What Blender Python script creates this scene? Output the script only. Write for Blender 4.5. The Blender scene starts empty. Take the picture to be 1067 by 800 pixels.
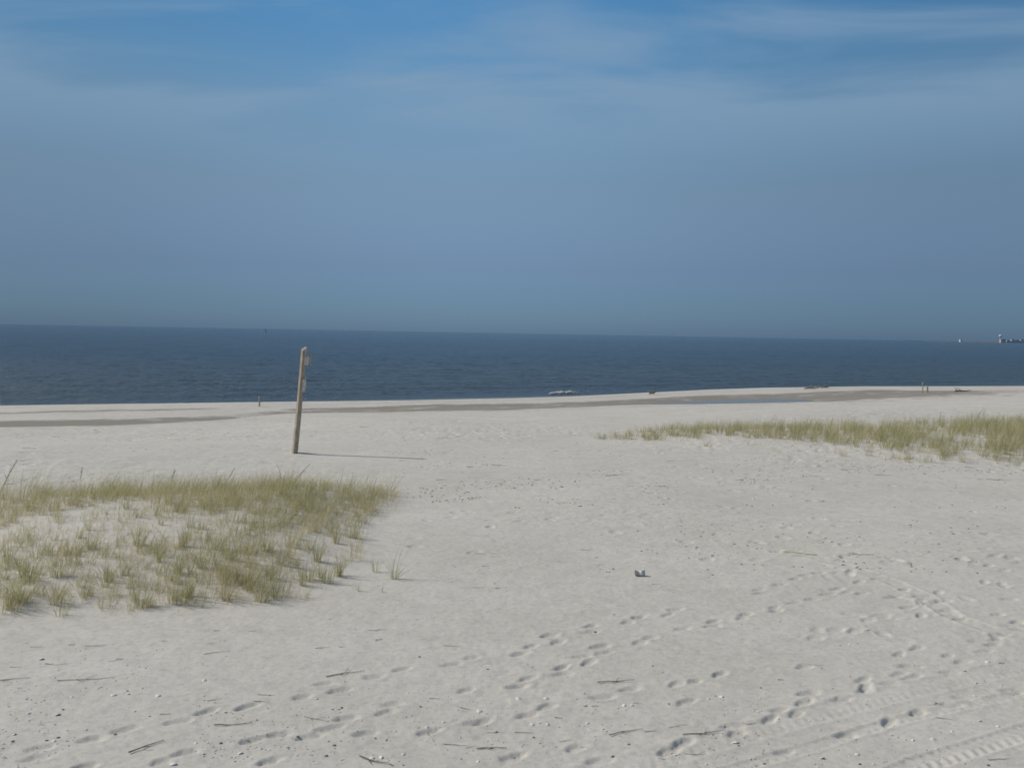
import bpy, math, random
import numpy as np
from mathutils import Vector, Matrix

R = math.radians
random.seed(7)
rng = np.random.default_rng(11)
sc = bpy.context.scene
col = sc.collection

# ------------------------------------------------------------------ camera
CAMZ, FPX, CX, CY = 3.6, 1037.0, 533.5, 400.0
PITCH, ROLL = math.atan(53.0/FPX), R(1.03)
FW = Vector((0, math.cos(PITCH), -math.sin(PITCH)))
U0 = Vector((0, math.sin(PITCH), math.cos(PITCH)))
R0 = Vector((1, 0, 0))
RT = R0*math.cos(ROLL) + U0*math.sin(ROLL)
UP = -R0*math.sin(ROLL) + U0*math.cos(ROLL)
cam = bpy.data.objects.new('camera', bpy.data.cameras.new('camera'))
col.objects.link(cam)
M3 = Matrix((RT, UP, -FW)).transposed()
cam.matrix_world = Matrix.Translation((0, 0, CAMZ)) @ M3.to_4x4()
cam.data.sensor_width = 36.0
cam.data.lens = 36.0*FPX/1067.0
cam.data.clip_start = 0.1
cam.data.clip_end = 80000
sc.camera = cam

# ------------------------------------------------------------------ sky + sun
SUN_EL = R(40)
SUNV = Vector((-0.97, 0.20, 0)).normalized()          # horizontal direction towards the sun
SUN_AZ = math.atan2(SUNV.x, SUNV.y)                    # clockwise from +Y
SKY_STRENGTH = 0.10
w = bpy.data.worlds.new('World'); sc.world = w; w.use_nodes = True
nt = w.node_tree; nt.nodes.clear()
def N(nt, t, **kw):
    n = nt.nodes.new(t)
    for k, v in kw.items(): setattr(n, k, v)
    return n
out = N(nt, 'ShaderNodeOutputWorld'); bg = N(nt, 'ShaderNodeBackground')
sky = N(nt, 'ShaderNodeTexSky'); sky.sky_type = 'NISHITA'; sky.sun_disc = False
sky.sun_elevation = SUN_EL; sky.sun_rotation = SUN_AZ
sky.altitude = 0; sky.air_density = 1.0; sky.dust_density = 0.35; sky.ozone_density = 2.0
tc = N(nt, 'ShaderNodeTexCoord'); sep = N(nt, 'ShaderNodeSeparateXYZ')
nt.links.new(tc.outputs['Generated'], sep.inputs[0])
# sky tint by elevation; unseen overhead part brightened and warmed to fill the shadows
rp = N(nt, 'ShaderNodeValToRGB'); rp.color_ramp.interpolation = 'LINEAR'
SKYRAMP = [(0.0, (0.215, 0.388, 0.805)), (0.03, (0.255, 0.413, 0.745)), (0.064, (0.342, 0.445, 0.700)), (0.139, (0.590, 0.650, 0.735)),
           (0.211, (0.715, 0.850, 0.880)), (0.25, (0.60, 0.87, 0.97)), (0.30, (0.49, 0.88, 1.05)), (0.36, (0.50, 0.88, 1.05)), (0.6, (1.75, 1.40, 1.10)), (1.0, (2.6, 1.8, 1.25))]
els = rp.color_ramp.elements
while len(els) < len(SKYRAMP): els.new(0.5)
for e, (p, c) in zip(els, SKYRAMP): e.position = p; e.color = (*c, 1)
nt.links.new(sep.outputs['Z'], rp.inputs[0])
mul = N(nt, 'ShaderNodeMix', data_type='RGBA', blend_type='MULTIPLY'); mul.inputs[0].default_value = 1
nt.links.new(sky.outputs[0], mul.inputs[6]); nt.links.new(rp.outputs[0], mul.inputs[7])
# thin cirrus: noise on a plane overhead (direction / elevation)
add = N(nt, 'ShaderNodeMath', operation='ADD'); add.inputs[1].default_value = 0.12
nt.links.new(sep.outputs['Z'], add.inputs[0])
dx = N(nt, 'ShaderNodeMath', operation='DIVIDE'); dy = N(nt, 'ShaderNodeMath', operation='DIVIDE')
nt.links.new(sep.outputs['X'], dx.inputs[0]); nt.links.new(add.outputs[0], dx.inputs[1])
nt.links.new(sep.outputs['Y'], dy.inputs[0]); nt.links.new(add.outputs[0], dy.inputs[1])
cmb = N(nt, 'ShaderNodeCombineXYZ')
nt.links.new(dx.outputs[0], cmb.inputs[0]); nt.links.new(dy.outputs[0], cmb.inputs[1])
mp = N(nt, 'ShaderNodeMapping'); mp.inputs['Scale'].default_value = (0.95, 1.9, 1); mp.inputs['Rotation'].default_value = (0, 0, R(14))
mp.inputs['Location'].default_value = (3.35, 1.2, 0)
nt.links.new(cmb.outputs[0], mp.inputs[0])
nz = N(nt, 'ShaderNodeTexNoise'); nz.inputs['Scale'].default_value = 1.1; nz.inputs['Detail'].default_value = 7
nz.inputs['Roughness'].default_value = 0.5; nz.inputs['Distortion'].default_value = 0.5
nt.links.new(mp.outputs[0], nz.inputs['Vector'])
# the veil thins out upwards with a ragged, wispy edge
ze = N(nt, 'ShaderNodeMath', operation='MULTIPLY_ADD'); ze.inputs[1].default_value = -1/0.05; ze.inputs[2].default_value = 0.262/0.05
nt.links.new(sep.outputs['Z'], ze.inputs[0])
ne = N(nt, 'ShaderNodeMath', operation='MULTIPLY_ADD'); ne.inputs[1].default_value = 10.5; ne.inputs[2].default_value = -5.4
nt.links.new(nz.outputs[0], ne.inputs[0])
su = N(nt, 'ShaderNodeMath', operation='ADD'); nt.links.new(ze.outputs[0], su.inputs[0]); nt.links.new(ne.outputs[0], su.inputs[1])
cr = N(nt, 'ShaderNodeMapRange'); cr.interpolation_type = 'SMOOTHSTEP'
cr.inputs[1].default_value = -1.3; cr.inputs[2].default_value = 1.5; cr.inputs[4].default_value = 0.78
nt.links.new(su.outputs[0], cr.inputs[0])
fade = N(nt, 'ShaderNodeMapRange'); fade.interpolation_type = 'SMOOTHSTEP'
fade.inputs[1].default_value = 0.14; fade.inputs[2].default_value = 0.24
nt.links.new(sep.outputs['Z'], fade.inputs[0])
cf = N(nt, 'ShaderNodeMath', operation='MULTIPLY')
nt.links.new(cr.outputs[0], cf.inputs[0]); nt.links.new(fade.outputs[0], cf.inputs[1])
cm = N(nt, 'ShaderNodeMix', data_type='RGBA'); cm.inputs[7].default_value = (2.15, 3.35, 4.8, 1)
nt.links.new(cf.outputs[0], cm.inputs[0]); nt.links.new(mul.outputs[2], cm.inputs[6])
# sky colour darkened to the sides, most sunward; partly painted lens vignetting
hz = N(nt, 'ShaderNodeValToRGB'); hz.color_ramp.interpolation = 'EASE'
for e, (p, c) in zip([hz.color_ramp.elements[0], hz.color_ramp.elements[1], hz.color_ramp.elements.new(0.5)], ((0.24, 0.66), (0.76, 0.82), (0.5, 1.0))):
    e.position = p; e.color = (c, c, c, 1)
hz.color_ramp.elements[0].position = 0.24; hz.color_ramp.elements[0].color = (.66, .66, .66, 1)
hz.color_ramp.elements[1].position = 0.50; hz.color_ramp.elements[1].color = (1, 1, 1, 1)
hz.color_ramp.elements[2].position = 0.76; hz.color_ramp.elements[2].color = (.82, .82, .82, 1)
xm = N(nt, 'ShaderNodeMath', operation='MULTIPLY_ADD'); xm.inputs[1].default_value = 0.5; xm.inputs[2].default_value = 0.5
nt.links.new(sep.outputs['X'], xm.inputs[0]); nt.links.new(xm.outputs[0], hz.inputs[0])
hm_ = N(nt, 'ShaderNodeMix', data_type='RGBA', blend_type='MULTIPLY'); hm_.inputs[0].default_value = 1
nt.links.new(mul.outputs[2], hm_.inputs[6]); nt.links.new(hz.outputs[0], hm_.inputs[7]); nt.links.new(hm_.outputs[2], cm.inputs[6])
nt.links.new(cm.outputs[2], bg.inputs[0]); bg.inputs[1].default_value = SKY_STRENGTH
nt.links.new(bg.outputs[0], out.inputs[0])

sl = bpy.data.lights.new('sun', 'SUN'); sl.energy = 2.95; sl.angle = R(1.0); sl.color = (1.0, 0.93, 0.83)
so = bpy.data.objects.new('sun', sl); col.objects.link(so)
sd = Vector((SUNV.x*math.cos(SUN_EL), SUNV.y*math.cos(SUN_EL), math.sin(SUN_EL)))
so.rotation_euler = sd.to_track_quat('Z', 'Y').to_euler(); so.location = (-40, 10, 60)

vs = sc.view_settings
vs.view_transform = 'Standard'; vs.look = 'None'; vs.exposure = 0.0; vs.gamma = 1.0; vs.use_curve_mapping = False
sc.render.engine = 'CYCLES'
sc.cycles.filter_width = 1.8
sc.cycles.max_bounces = 4

# ------------------------------------------------------------------ numeric helpers
def hash2(ix, iy, seed):
    a = (ix.astype(np.int64)*374761393 + iy.astype(np.int64)*668265263 + seed*1442695041) & 0x7fffffff
    a = ((a ^ (a >> 13))*1274126177) & 0x7fffffff
    a = (a ^ (a >> 16)) & 0xffff
    return a.astype(np.float64)/65535.0
def vnoise(x, y, seed=0):
    x = np.asarray(x, float); y = np.asarray(y, float)
    ix = np.floor(x); iy = np.floor(y); fx = x-ix; fy = y-iy
    fx = fx*fx*(3-2*fx); fy = fy*fy*(3-2*fy)
    a = hash2(ix, iy, seed); b = hash2(ix+1, iy, seed); c = hash2(ix, iy+1, seed); d = hash2(ix+1, iy+1, seed)
    return (a*(1-fx)+b*fx)*(1-fy) + (c*(1-fx)+d*fx)*fy - 0.5
def fbm(x, y, octv=4, seed=0, g=0.5):
    s = 0; a = 1.0
    for k in range(octv):
        s = s + a*vnoise(x*2**k + 17.3*k, y*2**k - 9.1*k, seed+k); a *= g
    return s
def sst(a, b, x):
    t = np.clip((x-a)/(b-a), 0, 1); return t*t*(3-2*t)

def ray(px, py):
    return FW + RT*((px-CX)/FPX) + UP*((CY-py)/FPX)
def at_z(px, py, z):
    d = ray(px, py); k = (z-CAMZ)/d.z
    return Vector((d.x*k, d.y*k, z))

# shore-aligned axes
SX, SY = 0.843, 0.538; NX, NY = -0.538, 0.843
def shore_curve(pts, z):
    q = []
    for px, py in pts:
        p = at_z(px, py, z); q.append((p.x*SX+p.y*SY, p.x*NX+p.y*NY))
    q.sort(); return np.array([a for a, b in q]), np.array([b for a, b in q])
CREST = shore_curve([(0, 423), (135, 421), (300, 418.5), (430, 417), (533, 415), (600, 413), (680, 409), (740, 406), (800, 404), (900, 402.6), (1067, 402.6)], -0.70)
INNER = shore_curve([(0, 438), (135, 436), (230, 432), (300, 425), (430, 420.8), (533, 419.5), (600, 417.5), (680, 414), (740, 411), (800, 409.5), (900, 405.5), (960, 406.5), (1067, 406.5)], -0.82)
OUTER = shore_curve([(0, 446.5), (135, 444), (230, 438.5), (300, 431), (430, 429.5), (533, 428.5), (600, 425), (680, 422), (740, 421.5), (800, 420.5), (900, 418.5), (960, 415.5), (1067, 411)], -0.74)
POOL = shore_curve([(655, 417), (690, 417), (740, 415), (800, 414), (822, 413)], -1.0)[0]
LP = [(-50, 650), (0, 640), (60, 632), (160, 632), (250, 630), (330, 612), (370, 585), (372, 560), (385, 535), (415, 522), (400, 512), (330, 506), (250, 508), (160, 512), (60, 514), (-50, 522)]
RP = [(622, 456), (680, 460), (720, 464), (800, 470), (860, 474), (960, 480), (1040, 484), (1130, 486), (1130, 440), (1060, 441), (960, 443), (860, 447), (760, 450), (690, 450)]
def poly_world(p): return np.array([list(at_z(a, b, 0.0))[:2] for a, b in p])
LPW, RPW = poly_world(LP), poly_world(RP)
def sdist(poly, x, y):          # signed distance, negative inside
    x = np.asarray(x, float); y = np.asarray(y, float)
    d = np.full(x.shape, 1e9); ins = np.zeros(x.shape, bool)
    n = len(poly)
    for i in range(n):
        ax, ay = poly[i]; bx, by = poly[(i+1) % n]
        ex, ey = bx-ax, by-ay
        t = np.clip(((x-ax)*ex+(y-ay)*ey)/(ex*ex+ey*ey), 0, 1)
        d = np.minimum(d, np.hypot(x-ax-t*ex, y-ay-t*ey))
        c = (ay > y) != (by > y)
        with np.errstate(divide='ignore', invalid='ignore'):
            ins ^= c & (x < ex*(y-ay)/(ey if ey else 1e-9)+ax)
    return np.where(ins, -d, d)

def base_height(x, y):
    x = np.asarray(x, float); y = np.asarray(y, float)
    s = x*SX+y*SY; t = x*NX+y*NY
    tA = np.interp(s, *CREST); tB = np.interp(s, *INNER); tC = np.interp(s, *OUTER)
    tB = np.minimum(tB, tA-0.8); tC = np.minimum(tC, tB-1.5)
    pool = sst(POOL[0]-5, POOL[1], s)*(1-sst(POOL[3]-2, POOL[4]+2, s))
    zm = -0.90 - 0.17*pool + 0.02*fbm(s*0.1, t*0.3, 2, 5)
    zm = zm + 0.12*sst(POOL[4]+5, POOL[4]+25, s)
    tm = tC*0.45+tB*0.55
    z = 0.0 + 0*x
    z = z - 0.74*sst(0, 1, (t-(tC-16))/16)
    z = np.where(t > tC, -0.74+(zm+0.74)*sst(0, 1, (t-tC)/(tm-tC)), z)
    z = np.where(t > tm, zm+(-0.82-zm)*sst(0, 1, (t-tm)/(tB-tm)), z)
    z = np.where(t > tB, -0.82+0.12*sst(0, 1, (t-tB)/(tA-tB)), z)
    z = np.where(t > tA, -0.70-0.75*sst(0, 1, (t-tA)/4.5), z)
    z = np.where(t > tA+4.5, -1.45-0.02*(t-tA-4.5), z)
    z = np.maximum(z, -6)
    dry = 1-sst(-14, -2, t-tC)
    z = z + dry*0.16*fbm(x*0.12, y*0.12, 2, 21)*sst(8, 16, np.hypot(x, y))
    z = z + 0.20*(1-sst(-2.2, 0.5, sdist(LPW, x, y))) + 0.16*(1-sst(-1.5, 1.0, sdist(RPW, x, y)))
    z = z + 0.05*np.exp(-(((x+6.05)/0.42)**2+((y-28.9)/0.30)**2)) - 0.03*np.exp(-(((x+6.75)/0.25)**2+((y-28.9)/0.25)**2))
    # tiny crest irregularity
    z = z + 0.05*vnoise(s*0.13, t*0.02, 8)*sst(-8, 0, t-tB)*(1-sst(0, 3, t-tA))
    return z
def bh(x, y): return float(base_height(np.array([x]), np.array([y]))[0])
def ground(px, py):             # where the ray of this pixel meets the beach
    z = 0.0
    for _ in range(12):
        p = at_z(px, py, z); z = 0.5*z+0.5*bh(p.x, p.y)
    p = at_z(px, py, z); return Vector((p.x, p.y, bh(p.x, p.y)))

# ------------------------------------------------------------------ footprints and tracks (real relief)
FP = [(572,662),(581,669),(553,673),(542,681),(616,652),(616,658),(653,648),(665,643),(697,640),(703,635),(711,655),(678,664),(667,669),(744,647),(743,652),(777,640),(773,644),(625,673),(630,680),(605,684),(614,690),(585,695),(585,702),(549,707),(539,715),(751,702),(723,710),(705,712),(629,726),(569,736),(549,745),(716,731),(764,756),(713,773),(768,763),(697,782),(625,792),(600,779),(535,789),(503,752),(655,718),
(491,685),(470,692),(419,697),(389,705),(340,712),(354,719),(315,726),(258,736),(409,733),(402,742),(360,748),(345,758),(324,767),(289,765),(262,771),(281,793),(381,764),(448,762),(493,753),(486,719),
(215,741),(184,752),(130,760),(96,770),(40,780),(36,790),(193,784),(87,799),(169,793),
(955,675),(938,681),(988,683),(1018,668),(1035,671),(1025,678),(1003,689),(1046,661),(950,694),(938,702),(950,705),(900,708),(902,715),(902,719),(929,712),(843,722),(838,732),(812,740),(802,749),(830,743),(877,728),(992,734),(1055,720),(926,751),(882,766),(819,783),(838,694),(990,700),(956,742),(1005,727),
(791,614),(794,618),(812,609),(828,603),(839,599),(852,597),(807,633),(809,636),(827,628),(846,624),(862,619),(882,617),(898,618),(872,613),(895,606),(886,595),(915,603),(942,614),(959,622),(978,617),(983,626),(988,636),(960,641),(945,633),(970,628),(930,622),(1000,645),(923,581),(926,585),(890,577),(1052,580),(1063,586),(1030,589),(1049,610),(1052,624),(1026,606),(1060,648),(1040,640)]
ang = np.concatenate([np.linspace(-180, -62, 50)[:-1], np.linspace(-62, -33, 120)[:-1], np.linspace(-33, 33, 980), np.linspace(33, 62, 120)[1:], np.linspace(62, 180, 50)[1:-1]])
ang = np.radians(ang)                                   # measured from +Y, clockwise
rad = np.concatenate([np.linspace(0.6, 6.6, 14)[:-1], np.geomspace(6.6, 150, 1060), np.geomspace(155, 4000, 26)])
AA, RR = np.meshgrid(ang, rad)
X = RR*np.sin(AA); Y = RR*np.cos(AA)
Zb = base_height(X, Y)
s_ = X*SX+Y*SY; t_ = X*NX+Y*NY
tA_ = np.interp(s_, *CREST); tB_ = np.minimum(np.interp(s_, *INNER), tA_-0.8); tC_ = np.minimum(np.interp(s_, *OUTER), tB_-1.5)
dL = sdist(LPW, X, Y)
# how churned the sand is: wind-smooth close to the grass and in patches, trodden further out
mid = sst(17.5, 24, RR)
churn = 0.07 + 0.95*mid*sst(-0.25, 0.25, fbm(X*0.16+3, Y*0.16, 3, 31)+0.12) + 0.16*sst(0.05, 0.5, fbm(X*0.35, Y*0.35, 3, 41))
churn *= 1-0.75*sst(-4.0, 3.0, t_-tC_)
churn *= 0.35+0.65*sst(0.2, 2.6, np.abs(dL))*1.0
near = np.clip(1.0-RR/260, 0, 1)
n1 = fbm(X*1.9, Y*1.9, 4, 51, 0.6)
n2 = fbm(X*5.5, Y*5.5, 3, 61, 0.6)
pits = -sst(0.18, 0.42, fbm(X*2.6, Y*2.6, 2, 71))
Z = Zb + near*churn*(0.022*n1 + 0.024*n2 + 0.014*fbm(X*13, Y*10, 2, 66) + 0.030*pits)
Z += near*0.006*fbm(X*9, Y*9, 2, 81)
# wind ripples, faint
Z += 0.0035*np.sin((X*0.8+Y*2.2)*9+6*fbm(X*0.6, Y*0.6, 3, 91))*(1-mid)*sst(-0.1, 0.3, fbm(X*0.3, Y*0.3, 2, 95))

def press(x, y, a, L, W, D, rim=0.35):
    """press one heel-and-sole print with a pushed-up rim into the relief"""
    r = math.hypot(x, y); th = math.atan2(x, y)
    i0, i1 = np.searchsorted(rad, [r-0.55, r+0.55]); j0, j1 = np.searchsorted(ang, [th-0.55/r, th+0.55/r])
    if i1-i0 < 2 or j1-j0 < 2: return
    sx = X[i0:i1, j0:j1]-x; sy = Y[i0:i1, j0:j1]-y
    wob = 0.05*fbm(sx*11+x*3, sy*11+y*3, 3, 3)
    u = sx*math.cos(a)+sy*math.sin(a); v = -sx*math.sin(a)+sy*math.cos(a)
    wd = W*(1+0.28*np.clip(u/L, -1, 1))
    d = np.sqrt((u/(L/2))**2+(v/(wd/2))**2)+wob*6
    prof = -D*(1-sst(0.5, 1.1, d)) + rim*D*np.exp(-((d-1.35)/0.26)**2)
    prof += -0.12*D*(1-sst(0.0, 0.5, np.hypot(u/L+0.28, v/W)))
    Z[i0:i1, j0:j1] += prof

rs = random.Random(5)
for k, (px, py) in enumerate(FP):
    p = ground(px, py)
    a = R(rs.uniform(18, 50)) if px < 900 else R(rs.uniform(-10, 60))
    if rs.random() < .5: a += math.pi
    press(p.x, p.y, a, rs.uniform(0.25, 0.31), rs.uniform(0.115, 0.14), rs.uniform(0.018, 0.027), 0.12)
# older, blurred prints further out and in the trodden strip
for k in range(480):
    px = rs.uniform(-60, 1130); py = 440+rs.random()**1.1*150
    if px < 430 and py > 470: continue
    if px < 780 and py > 545 and rs.random() < .8: continue
    p = ground(px, py)
    press(p.x, p.y, rs.uniform(0, 6.3), rs.uniform(0.2, 0.36), rs.uniform(0.12, 0.24), rs.uniform(0.008, 0.022), 0.35)
for k in range(35):
    px = rs.uniform(840, 1090); py = rs.uniform(560, 670); p = ground(px, py)
    press(p.x, p.y, rs.uniform(0, 6.3), rs.uniform(0.22, 0.34), 0.15, rs.uniform(0.008, 0.02), 0.25)

def track(pix, width, lug, depth, lugd, rim=0.012):
    """tyre track: a shallow trough with slanted lugs"""
    pts = [ground(*p) for p in pix]
    q = np.array([[p.x, p.y] for p in pts])
    lens = np.concatenate([[0], np.cumsum(np.hypot(*np.diff(q, axis=0).T))])
    best = np.full(X.shape, 1e9); U = np.zeros(X.shape); V = np.zeros(X.shape)
    sel = (RR < 45) & (np.abs(AA) < 1.2)
    xs, ys = X[sel], Y[sel]; b = np.full(xs.shape, 1e9); uu = np.zeros(xs.shape); vv = np.zeros(xs.shape)
    for i in range(len(q)-1):
        ex, ey = q[i+1]-q[i]; L = math.hypot(ex, ey); ex /= L; ey /= L
        rx, ry = xs-q[i, 0], ys-q[i, 1]
        u = np.clip(rx*ex+ry*ey, 0, L); v = -rx*ey+ry*ex
        dd = np.hypot(rx-u*ex, ry-u*ey)
        m = dd < b; b[m] = dd[m]; uu[m] = (lens[i]+u)[m]; vv[m] = v[m]
    fadeo = np.clip(1-np.maximum(0, b-np.abs(vv)-0.01)*30, 0, 1)
    h = width/2
    g = -depth*(1-sst(h*0.8, h*1.1, b)) + rim*np.exp(-((b-h*1.15)/(0.12*h+0.01))**2)
    lg = np.sin((uu+0.6*np.abs(vv))/lug*2*math.pi)
    g += lugd*lg*(1-sst(h*0.8, h*1.0, b))*(0.55+0.9*vnoise(uu*0.8, vv*2, 4)+0.4)
    Z[sel] += g*fadeo
track([(900, 822), (960, 796), (1010, 781), (1067, 763), (1140, 742)], 0.26, 0.12, 0.006, 0.006, 0.006)
track([(560, 822), (700, 785), (800, 757), (880, 736), (960, 716), (1067, 693), (1150, 676)], 0.34, 0.11, 0.004, 0.0018, 0.004)
track([(600, 850), (760, 803), (850, 777), (930, 752), (1000, 736), (1067, 722), (1150, 706)], 0.16, 0.12, 0.005, 0.002, 0.006)
track([(815, 573), (850, 580), (890, 592), (930, 606), (965, 622), (990, 640), (1030, 655), (1090, 668)], 0.30, 0.3, 0.003, 0.004, 0.009)
track([(690, 522), (800, 531), (900, 543), (1000, 560), (1090, 574)], 0.22, 0.5, 0.002, 0.002, 0.014)

# wetness, algae-dark stains
h_ = Z
wet = sst(-0.66, -0.86, 0)*0 + sst(0, 1, (-0.70-Zb)/0.14)*(1-sst(-1.2, 0.2, t_-tB_))
wet = np.clip(wet, 0, 1)
rightfade = sst(np.interp(0, [0], [POOL[4]])+16, POOL[4]+42, s_)
wet *= 1-0.45*rightfade
gap = shore_curve([(225, 436), (268, 432), (310, 428)], -0.8)[0]
wet *= 1-0.5*np.exp(-((s_-gap[1])/((gap[2]-gap[0])*0.5))**2)
# second, thin damp line on the berm at the left
p0 = at_z(0, 430.5, -0.75); p1 = at_z(250, 425, -0.75)
ex, ey = p1.x-p0.x, p1.y-p0.y; L = math.hypot(ex, ey); ex /= L; ey /= L
vv = -(X-p0.x)*ey+(Y-p0.y)*ex; uu = (X-p0.x)*ex+(Y-p0.y)*ey
wet = np.maximum(wet, 0.6*np.exp(-(vv/0.55)**2)*(1-sst(L*0.7, L*1.1, uu)))
seaward = sst(0.4, 1.5, t_-tA_); wet = np.maximum(wet, seaward)
wet = sst(0.06, 0.85, wet*0.95+(0.5*fbm(s_*0.35, t_*1.2, 4, 77)+0.55*fbm(s_*0.9, t_*3.0, 4, 78, .7)-.06)*sst(0, .3, wet))

def new_mesh(name, verts, faces_idx, loops_per=4):
    me = bpy.data.meshes.new(name)
    nv = len(verts); nf = len(faces_idx)
    me.vertices.add(nv); me.vertices.foreach_set('co', np.asarray(verts, np.float32).ravel())
    me.loops.add(nf*loops_per); me.loops.foreach_set('vertex_index', np.asarray(faces_idx, np.int32).ravel())
    me.polygons.add(nf); me.polygons.foreach_set('loop_start', np.arange(nf, dtype=np.int32)*loops_per)
    me.polygons.foreach_set('loop_total', np.full(nf, loops_per, np.int32))
    me.update(calc_edges=True); return me

# ------------------------------------------------------------------ materials
def mat(name, rough=0.8, color=(.5, .5, .5)):
    m = bpy.data.materials.new(name); m.use_nodes = True
    b = m.node_tree.nodes['Principled BSDF']
    b.inputs['Roughness'].default_value = rough; b.inputs['Base Color'].default_value = (*color, 1)
    return m, m.node_tree, b
def noise_color(name, c1, c2, scale, rough=0.8, detail=4, lo=0.35, hi=0.65, stretch=(1, 1, 1), coord='Object', bump=0.0, spec=None):
    m, nt, b = mat(name, rough)
    tc = N(nt, 'ShaderNodeTexCoord'); mp = N(nt, 'ShaderNodeMapping'); mp.inputs['Scale'].default_value = stretch
    nz = N(nt, 'ShaderNodeTexNoise'); nz.inputs['Scale'].default_value = scale; nz.inputs['Detail'].default_value = detail
    rp = N(nt, 'ShaderNodeValToRGB'); rp.color_ramp.elements[0].position = lo; rp.color_ramp.elements[1].position = hi
    rp.color_ramp.elements[0].color = (*c1, 1); rp.color_ramp.elements[1].color = (*c2, 1)
    nt.links.new(tc.outputs[coord], mp.inputs[0]); nt.links.new(mp.outputs[0], nz.inputs['Vector'])
    nt.links.new(nz.outputs[0], rp.inputs[0]); nt.links.new(rp.outputs[0], b.inputs['Base Color'])
    if bump:
        bp = N(nt, 'ShaderNodeBump'); bp.inputs['Strength'].default_value = bump; bp.inputs['Distance'].default_value = 0.01
        nt.links.new(nz.outputs[0], bp.inputs['Height']); nt.links.new(bp.outputs[0], b.inputs['Normal'])
    if spec is not None: b.inputs['Specular IOR Level'].default_value = spec
    return m

# sand
msand, nt, b = mat('sand', 0.95); b.inputs['Specular IOR Level'].default_value = 0.15
tc = N(nt, 'ShaderNodeTexCoord')
na = N(nt, 'ShaderNodeTexNoise'); na.inputs['Scale'].default_value = 0.35; na.inputs['Detail'].default_value = 4
nb = N(nt, 'ShaderNodeTexNoise'); nb.inputs['Scale'].default_value = 14; nb.inputs['Detail'].default_value = 6; nb.inputs['Roughness'].default_value = 0.7
nc = N(nt, 'ShaderNodeTexVoronoi'); nc.inputs['Scale'].default_value = 22
for n in (na, nb, nc): nt.links.new(tc.outputs['Object'], n.inputs['Vector'])
ra = N(nt, 'ShaderNodeValToRGB'); ra.color_ramp.elements[0].position = .3; ra.color_ramp.elements[1].position = .7
ra.color_ramp.elements[0].color = (0.555, 0.532, 0.477, 1); ra.color_ramp.elements[1].color = (0.610, 0.588, 0.533, 1)
nt.links.new(na.outputs[0], ra.inputs[0])
rb = N(nt, 'ShaderNodeValToRGB'); rb.color_ramp.elements[0].position = .28; rb.color_ramp.elements[1].position = .52
rb.color_ramp.elements[0].color = (0.80, 0.79, 0.77, 1); rb.color_ramp.elements[1].color = (1, 1, 1, 1)
nt.links.new(nb.outputs[0], rb.inputs[0])
m1 = N(nt, 'ShaderNodeMix', data_type='RGBA', blend_type='MULTIPLY'); m1.inputs[0].default_value = 1
nt.links.new(ra.outputs[0], m1.inputs[6]); nt.links.new(rb.outputs[0], m1.inputs[7])
nd = N(nt, 'ShaderNodeTexNoise'); nd.inputs['Scale'].default_value = 2.2; nd.inputs['Detail'].default_value = 9; nd.inputs['Roughness'].default_value = 0.78
nt.links.new(tc.outputs['Object'], nd.inputs['Vector'])
rd = N(nt, 'ShaderNodeMapRange'); rd.inputs[1].default_value = .36; rd.inputs[2].default_value = .56; rd.inputs[3].default_value = .905; rd.inputs[4].default_value = 1.02
nt.links.new(nd.outputs[0], rd.inputs[0])
m2 = N(nt, 'ShaderNodeMix', data_type='RGBA', blend_type='MULTIPLY'); m2.inputs[0].default_value = 1
nt.links.new(m1.outputs[2], m2.inputs[6]); nt.links.new(rd.outputs[0], m2.inputs[7]); m1 = m2
at = N(nt, 'ShaderNodeAttribute'); at.attribute_name = 'wet'
mw = N(nt, 'ShaderNodeMix', data_type='RGBA'); mw.inputs[7].default_value = (0.295, 0.265, 0.215, 1)
nt.links.new(at.outputs['Fac'], mw.inputs[0]); nt.links.new(m1.outputs[2], mw.inputs[6])
nt.links.new(mw.outputs[2], b.inputs['Base Color'])
mr = N(nt, 'ShaderNodeMapRange'); mr.inputs[3].default_value = 0.95; mr.inputs[4].default_value = 0.6
nt.links.new(at.outputs['Fac'], mr.inputs[0]); nt.links.new(mr.outputs[0], b.inputs['Roughness'])
bp = N(nt, 'ShaderNodeBump'); bp.inputs['Strength'].default_value = 0.45; bp.inputs['Distance'].default_value = 0.02
nt.links.new(nb.outputs[0], bp.inputs['Height'])
nt.links.new(bp.outputs[0], b.inputs['Normal'])

# terrain mesh
nr, na_ = X.shape
verts = np.stack([X, Y, Z], -1).reshape(-1, 3)
idx = np.arange(nr*na_).reshape(nr, na_)
a = idx[:-1, :]; c = idx[1:, :]
a2 = np.roll(a, -1, 1); c2 = np.roll(c, -1, 1)
faces = np.stack([a, c, c2, a2], -1).reshape(-1, 4)
# close the hole under the camera
cen = len(verts); verts = np.vstack([verts, [[0, 0, 0]]])
me = new_mesh('sand', verts, faces)
import bmesh
at_ = me.attributes.new('wet', 'FLOAT', 'POINT')
at_.data.foreach_set('value', np.append(wet.ravel(), 0).astype(np.float32))
me.polygons.foreach_set('use_smooth', np.ones(len(me.polygons), bool))
me.materials.append(msand)
beach = bpy.data.objects.new('beach_sand', me); col.objects.link(beach); beach['kind'] = 'structure'
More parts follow.
